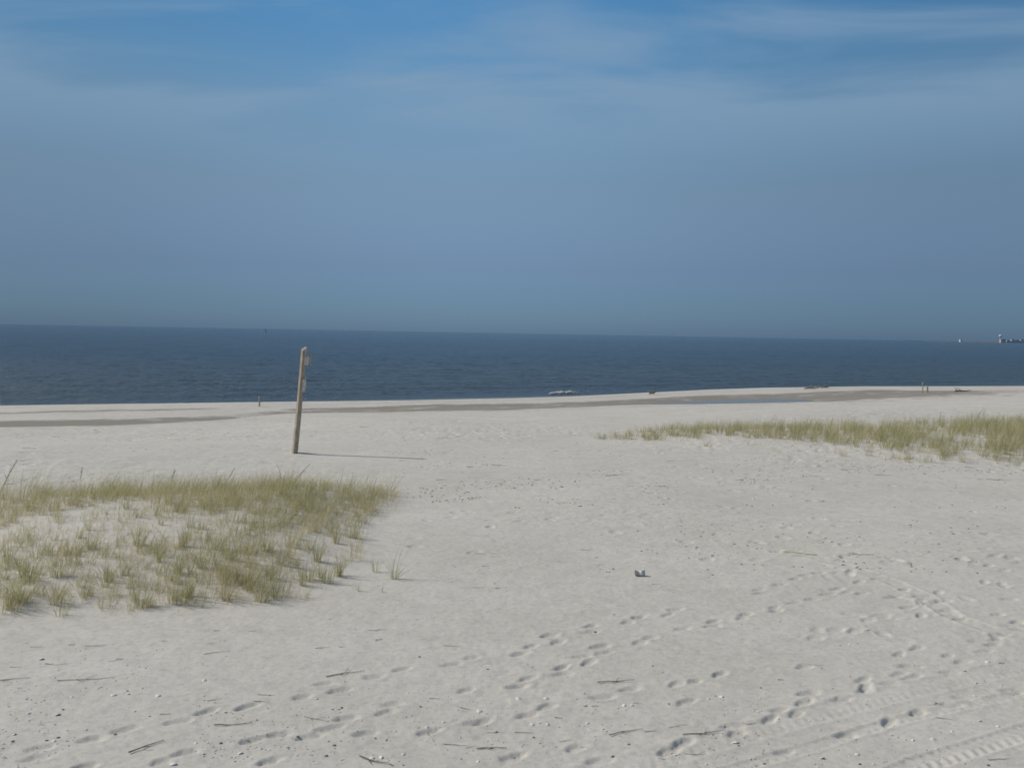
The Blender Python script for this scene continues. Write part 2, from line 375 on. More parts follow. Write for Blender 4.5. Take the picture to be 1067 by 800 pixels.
# check winding faces up
if me.polygons[0].normal.z < 0: me.flip_normals()
def surf(x, y):
    """height of the finished relief"""
    r = math.hypot(x, y); th = math.atan2(x, y)
    i = min(max(int(np.searchsorted(rad, r))-1, 0), len(rad)-2); j = min(max(int(np.searchsorted(ang, th))-1, 0), len(ang)-2)
    fr = (r-rad[i])/(rad[i+1]-rad[i]); ft = (th-ang[j])/(ang[j+1]-ang[j])
    return float((Z[i, j]*(1-ft)+Z[i, j+1]*ft)*(1-fr)+(Z[i+1, j]*(1-ft)+Z[i+1, j+1]*ft)*fr)
def spot(px, py):
    p = ground(px, py); return Vector((p.x, p.y, surf(p.x, p.y)))

# ------------------------------------------------------------------ sea
mw_, nt, b = mat('sea_water', 0.22, (0.02, 0.05, 0.07))
b.inputs['IOR'].default_value = 1.33
tc = N(nt, 'ShaderNodeTexCoord')
def wn(scale, sx, sy, rot, detail=4, rough=0.6):
    mp = N(nt, 'ShaderNodeMapping'); mp.inputs['Scale'].default_value = (sx, sy, 1); mp.inputs['Rotation'].default_value = (0, 0, R(rot))
    n = N(nt, 'ShaderNodeTexNoise'); n.inputs['Scale'].default_value = scale; n.inputs['Detail'].default_value = detail; n.inputs['Roughness'].default_value = rough
    nt.links.new(tc.outputs['Object'], mp.inputs[0]); nt.links.new(mp.outputs[0], n.inputs['Vector']); return n
w1 = wn(0.9, 0.9, 1.0, -20, 6, .7); w2 = wn(0.06, 0.35, 1.0, -15, 3); w3 = wn(0.012, 0.3, 1.0, -8, 4)
b1 = N(nt, 'ShaderNodeBump'); b1.inputs['Strength'].default_value = 1.0; b1.inputs['Distance'].default_value = 0.55
b2 = N(nt, 'ShaderNodeBump'); b2.inputs['Strength'].default_value = 1.0; b2.inputs['Distance'].default_value = 0.9
nt.links.new(w1.outputs[0], b1.inputs['Height']); nt.links.new(w2.outputs[0], b2.inputs['Height'])
calm = N(nt, 'ShaderNodeMapRange'); calm.inputs[1].default_value = 58; calm.inputs[2].default_value = 61.5; calm.inputs[3].default_value = 0.06; calm.inputs[4].default_value = 1.0
nt.links.new(b2.outputs[0], b1.inputs['Normal']); nt.links.new(b1.outputs[0], b.inputs['Normal'])
r3 = N(nt, 'ShaderNodeValToRGB'); r3.color_ramp.elements[0].position = .35; r3.color_ramp.elements[1].position = .68
r3.color_ramp.elements[0].color = (0.014, 0.034, 0.058, 1); r3.color_ramp.elements[1].color = (0.023, 0.046, 0.066, 1)
nt.links.new(w3.outputs[0], r3.inputs[0])
# shallow water over sand is greener and paler: by distance off the beach line
geo = N(nt, 'ShaderNodeNewGeometry')
dt = N(nt, 'ShaderNodeVectorMath', operation='DOT_PRODUCT'); dt.inputs[1].default_value = (NX, NY, 0)
nt.links.new(geo.outputs['Position'], dt.inputs[0])
sh = N(nt, 'ShaderNodeMapRange'); sh.interpolation_type = 'SMOOTHSTEP'; sh.inputs[1].default_value = 60; sh.inputs[2].default_value = 180
sh.inputs[3].default_value = 0.75; sh.inputs[4].default_value = 0
nt.links.new(dt.outputs['Value'], sh.inputs[0])
ms = N(nt, 'ShaderNodeMix', data_type='RGBA'); ms.inputs[7].default_value = (0.042, 0.055, 0.056, 1)
nt.links.new(dt.outputs['Value'], calm.inputs[0]); nt.links.new(calm.outputs[0], b1.inputs['Strength']); nt.links.new(calm.outputs[0], b2.inputs['Strength'])
nt.links.new(sh.outputs[0], ms.inputs[0]); nt.links.new(r3.outputs[0], ms.inputs[6]); mq = N(nt, 'ShaderNodeMix', data_type='RGBA'); mq.inputs[6].default_value = (0.23, 0.22, 0.185, 1)
nt.links.new(calm.outputs[0], mq.inputs[0]); nt.links.new(ms.outputs[2], mq.inputs[7]); nt.links.new(mq.outputs[2], b.inputs['Base Color'])
SEA = -1.0
sa = np.radians(np.concatenate([np.linspace(-75, -31, 60)[:-1], np.linspace(-31, 31, 620), np.linspace(31, 75, 60)[1:]])); sr = np.concatenate([np.geomspace(30, 900, 760), np.geomspace(910, 60000, 90)])
A2, R2 = np.meshgrid(sa, sr); SXX = R2*np.sin(A2); SYY = R2*np.cos(A2)
tt = SXX*NX+SYY*NY
sw = np.clip(1-R2/1200, 0, 1)*sst(62, 68, tt)
SZ = SEA + sw*(0.10*fbm(SXX*0.8, SYY*0.8, 3, 19, .75)+0.10*fbm(SXX*0.16, SYY*0.35, 3, 14)+0.05*np.sin((SYY*0.9-SXX*0.5)*0.9+4*fbm(SXX*0.05, SYY*0.05, 2, 15)))
idx = np.arange(SXX.size).reshape(SXX.shape)
sf = np.stack([idx[:-1, :-1], idx[1:, :-1], idx[1:, 1:], idx[:-1, 1:]], -1).reshape(-1, 4)
sm = new_mesh('sea', np.stack([SXX, SYY, SZ], -1).reshape(-1, 3), sf)
if sm.polygons[0].normal.z < 0: sm.flip_normals()
sm.polygons.foreach_set('use_smooth', np.ones(len(sm.polygons), bool)); sm.materials.append(mw_)
sea = bpy.data.objects.new('sea_water', sm); col.objects.link(sea); sea['kind'] = 'structure'

# ------------------------------------------------------------------ generic mesh builder
class MB:
    def __init__(s): s.v = []; s.f = []
    def tube(s, pts, radii, n=6, cap=True):
        b0 = len(s.v); pts = [Vector(p) for p in pts]
        for i, p in enumerate(pts):
            d = (pts[min(i+1, len(pts)-1)]-pts[max(i-1, 0)]).normalized()
            u = d.cross(Vector((0.13, 0.97, 0.21))).normalized(); v = d.cross(u)
            for k in range(n):
                a = 2*math.pi*k/n; s.v.append(p+(u*math.cos(a)+v*math.sin(a))*radii[i])
        for i in range(len(pts)-1):
            for k in range(n):
                k2 = (k+1) % n
                s.f.append((b0+i*n+k, b0+i*n+k2, b0+(i+1)*n+k2, b0+(i+1)*n+k))
        if cap:
            s.f.append(tuple(b0+k for k in reversed(range(n)))); e = b0+(len(pts)-1)*n
            s.f.append(tuple(e+k for k in range(n)))
    def box(s, c, size, rot=0):
        b0 = len(s.v); cx, cy, cz = c; hx, hy, hz = [q/2 for q in size]
        for z in (-hz, hz):
            for x, y in ((-hx, -hy), (hx, -hy), (hx, hy), (-hx, hy)):
                s.v.append(Vector((cx+x*math.cos(rot)-y*math.sin(rot), cy+x*math.sin(rot)+y*math.cos(rot), cz+z)))
        for q in ((3, 2, 1, 0), (4, 5, 6, 7), (0, 1, 5, 4), (1, 2, 6, 5), (2, 3, 7, 6), (3, 0, 4, 7)): s.f.append(tuple(b0+k for k in q))
    def lathe(s, prof, n=16, c=(0, 0, 0)):
        b0 = len(s.v)
        for r, z in prof:
            for k in range(n):
                a = 2*math.pi*k/n; s.v.append(Vector((c[0]+r*math.cos(a), c[1]+r*math.sin(a), c[2]+z)))
        for i in range(len(prof)-1):
            for k in range(n):
                k2 = (k+1) % n; s.f.append((b0+i*n+k, b0+i*n+k2, b0+(i+1)*n+k2, b0+(i+1)*n+k))
    def mesh(s, name, m, smooth=False):
        me = bpy.data.meshes.new(name); me.from_pydata([tuple(v) for v in s.v], [], s.f)
        for mm in (m if isinstance(m, (list, tuple)) else [m]): me.materials.append(mm)
        if smooth: me.polygons.foreach_set('use_smooth', [True]*len(me.polygons))
        me.update(); return me
    def build(s, name, m, parent=None, smooth=False):
        o = bpy.data.objects.new(name, s.mesh(name, m, smooth)); col.objects.link(o)
        if parent: o.parent = parent
        return o
def tag(o, label=None, cat=None, group=None, kind=None):
    if label: o['label'] = label
    if cat: o['category'] = cat
    if group: o['group'] = group
    if kind: o['kind'] = kind
    return o
def empty(name, loc, rz=0):
    o = bpy.data.objects.new(name, None); col.objects.link(o); o.location = loc; o.rotation_euler = (0, 0, rz); o.empty_display_size = .1
    return o

# ------------------------------------------------------------------ the leaning wooden post
mwood = noise_color('weathered_wood', (0.20, 0.155, 0.11), (0.54, 0.455, 0.35), 6, 0.85, 6, .32, .66, (9, 9, 0.7), bump=.5)
mpale = noise_color('bleached_board', (0.46, 0.45, 0.40), (0.62, 0.60, 0.54), 20, 0.8)
mrust = noise_color('rusty_metal', (0.08, 0.045, 0.03), (0.2, 0.11, 0.07), 30, 0.7)
pb = spot(307, 472)
post = empty('wooden_post', pb - Vector((0, 0, 0.02)), R(38))
tag(post, 'tall weathered wooden post leaning right out of the sand behind the grass', 'post')
ppm = 1.0/(pb.y)*FPX            # px per metre there
PH = 110.5/ppm
lean = Matrix.Rotation(R(4.7), 4, 'Y')
rzi = Matrix.Rotation(-R(38), 4, 'Z')
def plean(p): return rzi @ (lean @ (Matrix.Rotation(R(38), 4, 'Z') @ Vector(p)))
mb = MB(); ring = []
nseg = 14
for i in range(nseg+1):
    t = i/nseg; z = -0.5+(PH+0.5)*t
    hw = 0.068*(1-0.12*t); bow = 0.012*math.sin(t*3.0)
    b0 = len(mb.v); ch = 0.012
    for x, y in ((-hw+ch, -hw), (hw-ch, -hw), (hw, -hw+ch), (hw, hw-ch), (hw-ch, hw), (-hw+ch, hw), (-hw, hw-ch), (-hw, -hw+ch)):
        j = 0.003*math.sin(i*7.1+x*90+y*50)
        zz = z + (0.05*(x/hw)+0.02*(y/hw) if i == nseg else 0)
        mb.v.append(plean((x+bow+j, y+j, zz)))
    if i:
        for k in range(8): mb.f.append((b0-8+k, b0-8+(k+1) % 8, b0+(k+1) % 8, b0+k))
mb.f.append(tuple(range(b0, b0+8)))
mb.build('shaft', mwood, post)
def plate(name, z, w, h, xoff, m, cut, rot=0.0):
    # ragged left-over of a sign board nailed to the face that looks at the beach access
    q = MB(); y0, y1 = -0.090, -0.070
    out = [(-w/2, -h*0.5), (w*0.15, -h*0.5-cut*0.3), (w/2, -h*0.35), (w/2+cut*0.2, h*0.1), (w*0.35, h*0.5), (-w*0.1, h*0.42), (-w/2, h*0.5)]
    for y in (y0, y1):
        for x, zz in out: q.v.append(plean((x+xoff, y, z+zz)))
    n = len(out); q.f.append(tuple(range(n))); q.f.append(tuple(reversed(range(n, 2*n))))
    for k in range(n): q.f.append((k, n+k, n+(k+1) % n, (k+1) % n))
    return q.build(name, m, post)
pl = plate('sign_remnant', PH-0.33, 0.15, 0.26, 0.080, mpale, 0.05)
for zz in (0.09, -0.09):
    q = MB(); q.lathe([(0.0, 0), (0.012, 0.0), (0.010, 0.008), (0, 0.010)], 8)
    q.v = [plean((v.x+0.05, -0.1-v.z, PH-0.33+zz+v.y)) for v in q.v]; q.build('nail', mrust, pl)
tag(plate('sign_remnant', PH-1.05, 0.11, 0.38, 0.06, mpale, 0.06), 'smaller pale broken board half way up the post')
q = MB(); q.box((0, 0, 0), (0.035, 0.05, 0.42)); q.v = [plean((v.x+0.175, v.y-0.085, v.z+PH-0.30)) for v in q.v]; q.build('batten', mwood, post)

# ------------------------------------------------------------------ grasses
def blade_mat(name, c1, c2, c3):
    m, nt, b = mat(name, 0.6); b.inputs['Specular IOR Level'].default_value = 0.25
    at = N(nt, 'ShaderNodeAttribute'); at.attribute_name = 'tint'
    rp = N(nt, 'ShaderNodeValToRGB'); rp.color_ramp.elements[0].color = (*c1, 1); rp.color_ramp.elements[1].color = (*c3, 1)
    e = rp.color_ramp.elements.new(0.5); e.color = (*c2, 1)
    nt.links.new(at.outputs['Fac'], rp.inputs[0]); nt.links.new(rp.outputs[0], b.inputs['Base Color'])
    tr = N(nt, 'ShaderNodeBsdfTranslucent'); mx = N(nt, 'ShaderNodeMixShader'); mx.inputs[0].default_value = 0.4
    o = nt.nodes['Material Output']
    nt.links.new(rp.outputs[0], tr.inputs[0]); nt.links.new(b.outputs[0], mx.inputs[1]); nt.links.new(tr.outputs[0], mx.inputs[2]); nt.links.new(mx.outputs[0], o.inputs[0])
    return m
mgrass = blade_mat('dune_grass', (0.23, 0.26, 0.115), (0.44, 0.43, 0.22), (0.68, 0.58, 0.37))
mstraw = blade_mat('dry_straw', (0.15, 0.12, 0.07), (0.26, 0.21, 0.12), (0.36, 0.30, 0.19))

class Blades:
    def __init__(s): s.v = []; s.f = []; s.t = []
    def blade(s, base, h, leanx, leany, wd, tint, curl=1.0, seg=4):
        yaw = random.uniform(0, math.pi); cx, cy = math.cos(yaw)*wd/2, math.sin(yaw)*wd/2
        b0 = len(s.v)
        for i in range(seg+1):
            t = i/seg; k = (t**(1.5*curl))
            z = h*(t-0.22*k*min(1.5, math.hypot(leanx, leany)/max(h, .01)))
            x = base[0]+leanx*k; y = base[1]+leany*k
            ww = (1-t**2.2)*0.9+0.1
            s.v.append((x-cx*ww, y-cy*ww, base[2]+z)); s.v.append((x+cx*ww, y+cy*ww, base[2]+z))
            tt = tint+0.18*(1-t)**2+0.12*t**3; s.t += [tt, tt]
            if i: s.f.append((b0+2*i-2, b0+2*i-1, b0+2*i+1, b0+2*i))
    def tuft(s, base, n, h, spread, r, dry=0.3, wd=0.006, wind=0.12):
        for _ in range(n):
            a = random.uniform(0, 2*math.pi); q = r*math.sqrt(random.random())
            bp = (base[0]+q*math.cos(a), base[1]+q*math.sin(a), base[2]-0.02)
            hh = h*random.uniform(0.45, 1.1)
            l = spread*random.random()**1.2*hh*1.3; a2 = a+random.uniform(-.8, .8)
            tint = random.uniform(0.6, 0.95) if random.random() < dry else random.uniform(0.05, 0.55)
            s.blade(bp, hh, l*math.cos(a2)+wind*hh, l*math.sin(a2), wd*random.uniform(.7, 1.3), tint, random.uniform(.8, 1.4))
    def mesh(s, name, m):
        me = new_mesh(name, s.v, s.f); at = me.attributes.new('tint', 'FLOAT', 'POINT')
        at.data.foreach_set('value', np.clip(np.array(s.t), 0, 1).astype(np.float32)); me.materials.append(m); return me
    def obj(s, name, m):
        o = bpy.data.objects.new(name, s.mesh(name, m)); col.objects.link(o); return o

def inside_spots(poly_px, n, margin, dens_fn, mind):
    xs = [p[0] for p in poly_px]; ys = [p[1] for p in poly_px]
    pw = poly_world(poly_px); lo = pw.min(0); hi = pw.max(0)
    res = []; tries = 0
    while len(res) < n and tries < n*60:
        tries += 1
        x = random.uniform(lo[0], hi[0]); y = random.uniform(lo[1], hi[1])
        d = float(sdist(pw, np.array([x]), np.array([y]))[0])
        if d > margin*random.uniform(-.3, 1): continue
        if random.random() > dens_fn(x, y, -d): continue
        if any((x-a)**2+(y-b)**2 < mind**2 for a, b, _ in res[-400:]): continue
        res.append((x, y, -d))
    return res
def fb(x, y, sd): return float(fbm(np.array([x]), np.array([y]), 2, sd)[0])

# left patch: far fringe dense, near part open
yfar = at_z(200, 525, 0).y; ynear = at_z(200, 625, 0).y
def dl(x, y, d):
    t = (y-ynear)/(yfar-ynear)
    fr = max(0, min(1, (t-0.30+.5*fb(x*.5, y*.5, 107))/0.5))
    if x < -8.5: fr = max(fr, max(0, min(1, (t-.3)/.3)))
    n_ = fb(x*1.1, y*0.8, 101) - .18*max(0, min(1, (x+5.5)/2.5))*(1-fr)
    return fr*max(.08, min(1, .30+1.6*n_)) + (1-fr)*0.62*max(0.10, min(1, 0.52+1.6*n_+.3*max(0, t-.2)))
B = Blades()
for x, y, d in inside_spots(LP, 1080, 0.40, dl, 0.09):
    t = max(0, min(1.1, (y-ynear)/(yfar-ynear)))
    hh = random.uniform(0.24, 0.44)*(0.85+0.35*t)
    B.tuft((x, y, surf(x, y)), random.randint(10, 36), hh*random.uniform(.7, 1.15), random.uniform(.45, .95), random.uniform(.04, .15), random.choice((.12, .3, .55, .9)), 0.005, .22)
# loose single stems between the tufts
for k in range(260):
    p = ground(random.uniform(-20, 415), random.uniform(506, 532))
    for q_ in range(3): B.blade((p.x+random.gauss(0, .05), p.y+random.gauss(0, .05), surf(p.x, p.y)-.02), random.uniform(.45, .72), random.uniform(.05, .45), random.uniform(-.15, .15), .0055, random.uniform(.3, .9), 1.2, 5)
for x, y, d in inside_spots(LP, 2000, 0.35, lambda x, y, d: 0.7, 0.02):
    B.tuft((x, y, surf(x, y)), random.randint(1, 6), random.uniform(.08, .34), 1.1, 0.04, 0.75, 0.005)
tag(B.obj('dune_grass', mgrass), 'left patch of green and straw coloured beach grass in front of the post', 'grass', kind='stuff')
B = Blades()
def dr(x, y, d):
    return max(0.02, min(1, 0.30+2.4*fb(x*0.45, y*0.35, 131)+0.22*min(2, d)-0.28+0.3*min(1, max(0, (x-3)/9))))
for x, y, d in inside_spots(RP, 1050, 0.7, dr, 0.11):
    B.tuft((x, y, surf(x, y)), random.randint(12, 28), random.uniform(.34, .66)*(0.62+0.38*min(1, max(0, d)/1.5))*(0.8+0.4*min(1, max(0, (x-3)/15))), random.uniform(.4, .75), random.uniform(.06, .2), random.choice((.12, .3, .55, .85)), 0.0075, .18)
for x, y, d in inside_spots(RP, 500, 1.0, lambda x, y, d: 0.8, 0.05):
    B.tuft((x, y, surf(x, y)), random.randint(2, 6), random.uniform(.2, .4), 0.8, 0.05, 0.5, 0.008)
for k in range(46):
    f = random.random(); p = ground(618+120*f, 456.5+random.uniform(-4.5, 3)*(.3+f))
    B.tuft((p.x, p.y, surf(p.x, p.y)), random.randint(8, 22), random.uniform(.22, .34)+.2*f, .8, .14, .3, 0.008, .18)
tag(B.obj('dune_grass', mgrass), 'right strip of beach grass further off near the lagoon and spit', 'grass', kind='stuff')

# countable clumps along the open near edge of the left patch
variants = []
for k in range(7):
    b_ = Blades(); b_.tuft((0, 0, 0), random.randint(34, 60), random.uniform(.36, .46), random.uniform(.45, .9), random.uniform(.05, .10), random.uniform(.2, .5), 0.006)
    for _ in range(4): b_.blade((random.uniform(-.1, .1), random.uniform(-.1, .1), -0.01), 0.10, random.uniform(-.3, .4), random.uniform(-.2, .2), .006, .85)
    variants.append(b_.mesh('grass_clump', mgrass))
EDGE = [(8, 634), (22, 628), (57, 629), (90, 622), (140, 626), (148, 632), (184, 628), (196, 622), (235, 625), (272, 626), (286, 622), (112, 606), (60, 600), (30, 604), (185, 598), (250, 608), (258, 612), (285, 604), (315, 610), (322, 604), (340, 606), (352, 600), (210, 592), (130, 598), (75, 588), (165, 585), (240, 582), (295, 588), (330, 585), (278, 574), (225, 572), (323, 572), (350, 566), (368, 560), (10, 585), (190, 570), (95, 572), (145, 568)]
ORD = ['first', 'second', 'third', 'fourth', 'fifth', 'sixth', 'seventh', 'eighth', 'ninth', 'tenth', 'eleventh', 'twelfth', 'thirteenth']
for i, (px, py) in enumerate(EDGE):
    o = bpy.data.objects.new('grass_clump', variants[i % 7]); col.objects.link(o)
    o.location = spot(px, py); s = random.uniform(.8, 1.15); o.scale = (s, s, s*random.uniform(.85, 1.1)); o.rotation_euler = (0, 0, random.uniform(-.7, .7))
    if py >= 618:
        k = sorted(p[0] for p in EDGE if p[1] >= 618).index(px)
        tag(o, 'grass clump '+ORD[k]+' from the left in the front row of the left patch', 'grass clump', 'grass clumps in the near part of the left patch'); continue
    tag(o, 'upright green and straw grass clump standing in the open near part of the left patch', 'grass clump', 'grass clumps in the near part of the left patch')
def clump(px, py, n, h, spread, label, name='grass_clump', cat='grass clump', dry=.35, extra=()):
    b_ = Blades(); b_.tuft((0, 0, 0), n, h, spread, .05 if n > 12 else .006, dry, 0.006)
    for lx, ly, hh, t in extra: b_.blade((random.uniform(-.04, .04), 0, -0.01), hh, lx, ly, 0.007, t, 1.1, 7)
    o = b_.obj(name, mgrass); o.location = spot(px, py); tag(o, label, cat); return o
clump(411, 603, 26, .36, .9, 'lone grass clump with long splayed blades, rightmost at the edge of the left patch',
      extra=[(.25, .1, .85, .6), (.62, .0, .50, .7), (.75, -.1, .42, .8), (.45, .1, .28, .8), (-.2, 0, .62, .7), (.12, 0, .55, .3), (.5, -.2, .12, .8), (.35, .2, .7, .6)])
clump(391, 596, 18, .30, .5, 'small upright grass tuft just left of the lone splayed clump')
clump(374, 616, 10, .26, .9, 'sparse low grass tuft on bare sand below the two rightmost clumps', dry=.6)
clump(398, 617, 6, .16, 1.0, 'tiny flattened grass sprig lying beside the sparse tuft', dry=.8)
clump(215, 657, 5, .07, 1.4, 'tiny isolated sprig of grass on bare sand in front of the left patch', dry=.8)

# tall dry stalks with seed heads
def stalk(px, py, h, lx, label, r=0.006, head=True, tw=()):
    o = empty('dry_stalk', spot(px, py)); tag(o, label, 'stalk')
    q = MB(); pts = [Vector((lx*(t**1.5), 0.02*math.sin(t*4), -0.03+h*t)) for t in [i/7 for i in range(8)]]
    q.tube(pts, [r*(1-.6*i/7) for i in range(8)], 5); 
    for t0, dx_, dz in tw:
        p = pts[int(t0*7)]; q.tube([p, p+Vector((dx_*.5, 0, dz*.7)), p+Vector((dx_, .03, dz))], [r*.6, r*.45, r*.3], 4)
    q.build('stem', mpale if 'straw' in label else mdry, o)
    if head:
        b_ = Blades(); top = pts[-1]
        for k in range(26):
            f = k/26; p = pts[4].lerp(top, f)
            b_.blade((p.x, p.y, p.z), random.uniform(.04, .09), random.uniform(-.03, .07), random.uniform(-.04, .04), .008, random.uniform(.3, .9), 1, 2)
        hd = b_.obj('seed_head', mstraw); hd.parent = o
    return o
mdry = noise_color('dry_stem', (0.16, 0.12, 0.075), (0.30, 0.24, 0.15), 9, 0.8)
stalk(-2, 522, 0.86, 0.40, 'tall bent dry seed stalk at the far left behind the grass', .010, True, ((.5, .22, .02), (.7, -.08, .10)))
stalk(82, 512, 0.55, 0.08, 'thin upright dry stalk above the left part of the grass patch', .005)
stalk(293, 500, 0.42, -0.10, 'short dark dry stalk left of the post foot', .008, False)
stalk(303, 512, 0.62, 0.40, 'dark dry stalk slanting right just in front of the post', .009, False, ((.7, .12, .12),))
stalk(232, 512, 0.5, 0.25, 'thin curved seed stalk rising from the middle of the back fringe', .004)
stalk(175, 516, 0.55, 0.15, 'slender dry stalk in the back fringe left of the middle', .004)
stalk(790+10, 452, 0.75, 0.25, 'thin dry stalk at the left end of the dense right grass strip', .008, False)
stalk(1012, 452, 1.0, 0.4, 'tall seed stalk above the right grass strip', .008)

# ------------------------------------------------------------------ litter, twigs and shells on the sand
mtwig = noise_color('dark_twig', (0.12, 0.10, 0.078), (0.24, 0.20, 0.155), 25, 0.9, bump=.4)
mwrack = noise_color('wrack', (0.17, 0.145, 0.11), (0.30, 0.255, 0.20), 9, .9)
mreed = noise_color('dry_reed', (0.56, 0.51, 0.38), (0.66, 0.60, 0.46), 12, 0.8)
mshell = noise_color('shell', (0.62, 0.59, 0.53), (0.82, 0.80, 0.75), 40, 0.45)
mdark = noise_color('dark_shell', (0.06, 0.055, 0.05), (0.17, 0.15, 0.13), 40, 0.6)
def twig_mesh(L, r, seedv, fork=0):
    rr = random.Random(seedv); q = MB(); pts = []; y = 0
    for i in range(7):
        t = i/6; y += rr.uniform(-.06, .06)*L*0.6; pts.append(Vector(((t-.5)*L, y, r*0.7+rr.random()*r*0.8)))
    r *= .6; L *= .85
    q.tube(pts, [r*(1.05-.65*i/6)*rr.uniform(.85, 1.15) for i in range(7)], 6)
    for k in range(fork):
        p = pts[2+k]; q.tube([p, p+Vector((.1*L, (.16 if k % 2 else -.14)*L, r*1.5)), p+Vector((.22*L, (.26 if k % 2 else -.2)*L, r))], [r*.6, r*.45, r*.25], 5)
    return q.mesh('twig', mtwig, True)
TW = [twig_mesh(.30, .007, 1), twig_mesh(.22, .006, 2, 1), twig_mesh(.16, .008, 3), twig_mesh(.38, .006, 4, 2), twig_mesh(.12, .010, 5)]
def put(name, me, px, py, rz, s, label, cat, group=None):
    o = bpy.data.objects.new(name, me); col.objects.link(o); o.location = spot(px, py); o.rotation_euler = (0, 0, rz); o.scale = (s, s, s)
    return tag(o, label, cat, group)
put('twig', twig_mesh(.34, .012, 21, 1), 152, 778, R(55), 1, 'thick dark stick lying slanted on the sand at the lower left', 'stick')
put('twig', twig_mesh(.34, .009, 22), 243, 755, R(8), 1, 'long thin dark stick left of the central footprints at lower left', 'stick')
put('twig', twig_mesh(.40, .008, 23, 1), 9, 709, R(25), 1, 'dark twig at the left edge of the photo below the grass', 'stick')
put('twig', twig_mesh(.55, .007, 24, 2), 90, 707, R(18), 1, 'long thin dark twig on the sand below the left grass patch', 'stick')
put('twig', twig_mesh(.36, .008, 25, 1), 652, 763, R(28), 1, 'slanted thin dark stick among shells at lower middle', 'stick')
put('twig', twig_mesh(.42, .008, 26, 2), 734, 764, R(14), 1, 'branched thin dark stick at lower middle right of the slanted one', 'stick')
put('twig', twig_mesh(.40, .010, 27, 2), 642, 711, R(12), 1, 'forked dark twig between the two footprint trails', 'stick')
put('twig', twig_mesh(.26, .010, 28, 1), 512, 779, R(10), 1, 'short dark twig with a side shoot at bottom middle', 'stick')
put('twig', twig_mesh(.42, .009, 29, 2), 360, 702, R(30), 1, 'knobbly dark twig beside the left footprint trail', 'stick')
put('twig', twig_mesh(.36, .010, 30, 1), 392, 793, R(-30), 1, 'dark forked twig at the bottom edge left of the middle', 'stick')
put('twig', twig_mesh(.36, .009, 31), 899, 577.5, R(5), 1, 'thin dark twig on the sand right of the pale reed', 'stick')
TWP = [(470,673),(336,675),(357,674),(394,656),(345,645),(278,724),(272,731),(453,727),(330,749),(395,667),(475,776),(491,778),(485,738),(120,688),(75,672),(38,674),(16,695),(52,692),(66,692),(125,687),(223,680),(220,670),(172,668),(265,657),(226,657),(100,673),(224,729),(172,744),(516,763),(582,748),(546,763),(589,772),(678,762),(706,756),(620,736),(612,778),(665,733),(783,754),(728,785),(814,708),(849,693),(905,657),(946,790),(975,733),(1044,691),(1041,791),(984,749),(690,790),(612,573),(622,581),(627,588),(684,609),(506,590),(499,612),(519,613),(500,577),(514,577),(560,500),(690,507),(640,520),(700,480),(770,500),(820,488),(850,496),(880,490),(920,495),(985,483),(1010,487),(1040,500),(490,487),(520,485),(460,500),(580,470),(640,495),(330,450),(380,445),(260,455),(140,470),(60,455),(100,448),(30,467),(420,480),(560,450)]
for i, (px, py) in enumerate(TWP):
    far = py < 520
    put('twig', TW[i % 5], px, py, rs.uniform(-.5, .6), rs.uniform(.40, .78)*(2.0 if far else 1), 'small dark twig lying loose on the pale sand' if not far else 'dark twig washed up on the trodden sand beyond the grass', 'twig', 'small dark twigs scattered over the sand' if not far else 'twigs on the trodden sand further out')
# shells: half of a bivalve, ribbed dome
def shell_mesh(name, m, r):
    q = MB(); n = 16; rings = 5
    for i in range(rings+1):
        f = i/rings
        for k in range(n):
            a = 2*math.pi*k/n; rib = 1+0.05*math.cos(k*math.pi)*f
            q.v.append(Vector((r*math.sin(f*1.5)*math.cos(a)*rib*(1+.18*math.cos(a)), r*.85*math.sin(f*1.5)*math.sin(a)*rib, r*.42*math.cos(f*1.5)+.002)))
    for i in range(rings):
        for k in range(n): q.f.append((i*n+k, (i+1)*n+k, (i+1)*n+(k+1) % n, i*n+(k+1) % n))
    # inner wall so that it is a shell and not a skin
    b0 = len(q.v)
    for i in range(rings+1):
        for k in range(n): v = q.v[i*n+k]; q.v.append(Vector((v.x*.88, v.y*.88, v.z*.8)))
    for i in range(rings):
        for k in range(n): q.f.append((b0+i*n+k, b0+i*n+(k+1) % n, b0+(i+1)*n+(k+1) % n, b0+(i+1)*n+k))
    for k in range(n): q.f.append((rings*n+k, b0+rings*n+k, b0+rings*n+(k+1) % n, rings*n+(k+1) % n))
    return q.mesh(name, m, True)
SH = [shell_mesh('shell', mshell, r) for r in (.018, .023, .029)]; SD = shell_mesh('shell', mdark, .021)
SHP = [(885,671),(951,771),(972,770),(1021,751),(857,790),(118,724),(148,717),(134,723),(165,725),(75,726),(213,709),(43,687),(204,774),(56,772),(180,796),(212,785),(30,743),(555,755),(562,753),(571,755),(569,727),(570,754),(764,773),(767,773),(658,735),(388,790),(397,789),(420,786),(346,739),(445,758),(436,758),(462,752),(500,741),(612,753),(745,725),(752,726),(738,728),(1005,699),(1029,690),(1065,735),(992,762),(1040,757),(885,788),(893,786),(650,735),(610,735),(330,728),(540,728),(480,790),(498,793),(250,785),(272,780),(300,778),(235,742),(90,760),(15,765),(60,745),(690,700),(785,520),(633,499),(1015,725),(930,765)]
for i, (px, py) in enumerate(SHP):
    o = put('shell', SH[i % 3], px, py, rs.uniform(0, 6.3), rs.uniform(.7, 1.15)*(1.5 if py < 600 else 1), 'small white shell lying loose on the pale sand', 'shell', 'small white shells scattered over the sand')
    o.rotation_euler = (rs.uniform(-.5, .5), rs.uniform(-.3, .6), rs.uniform(0, 6))
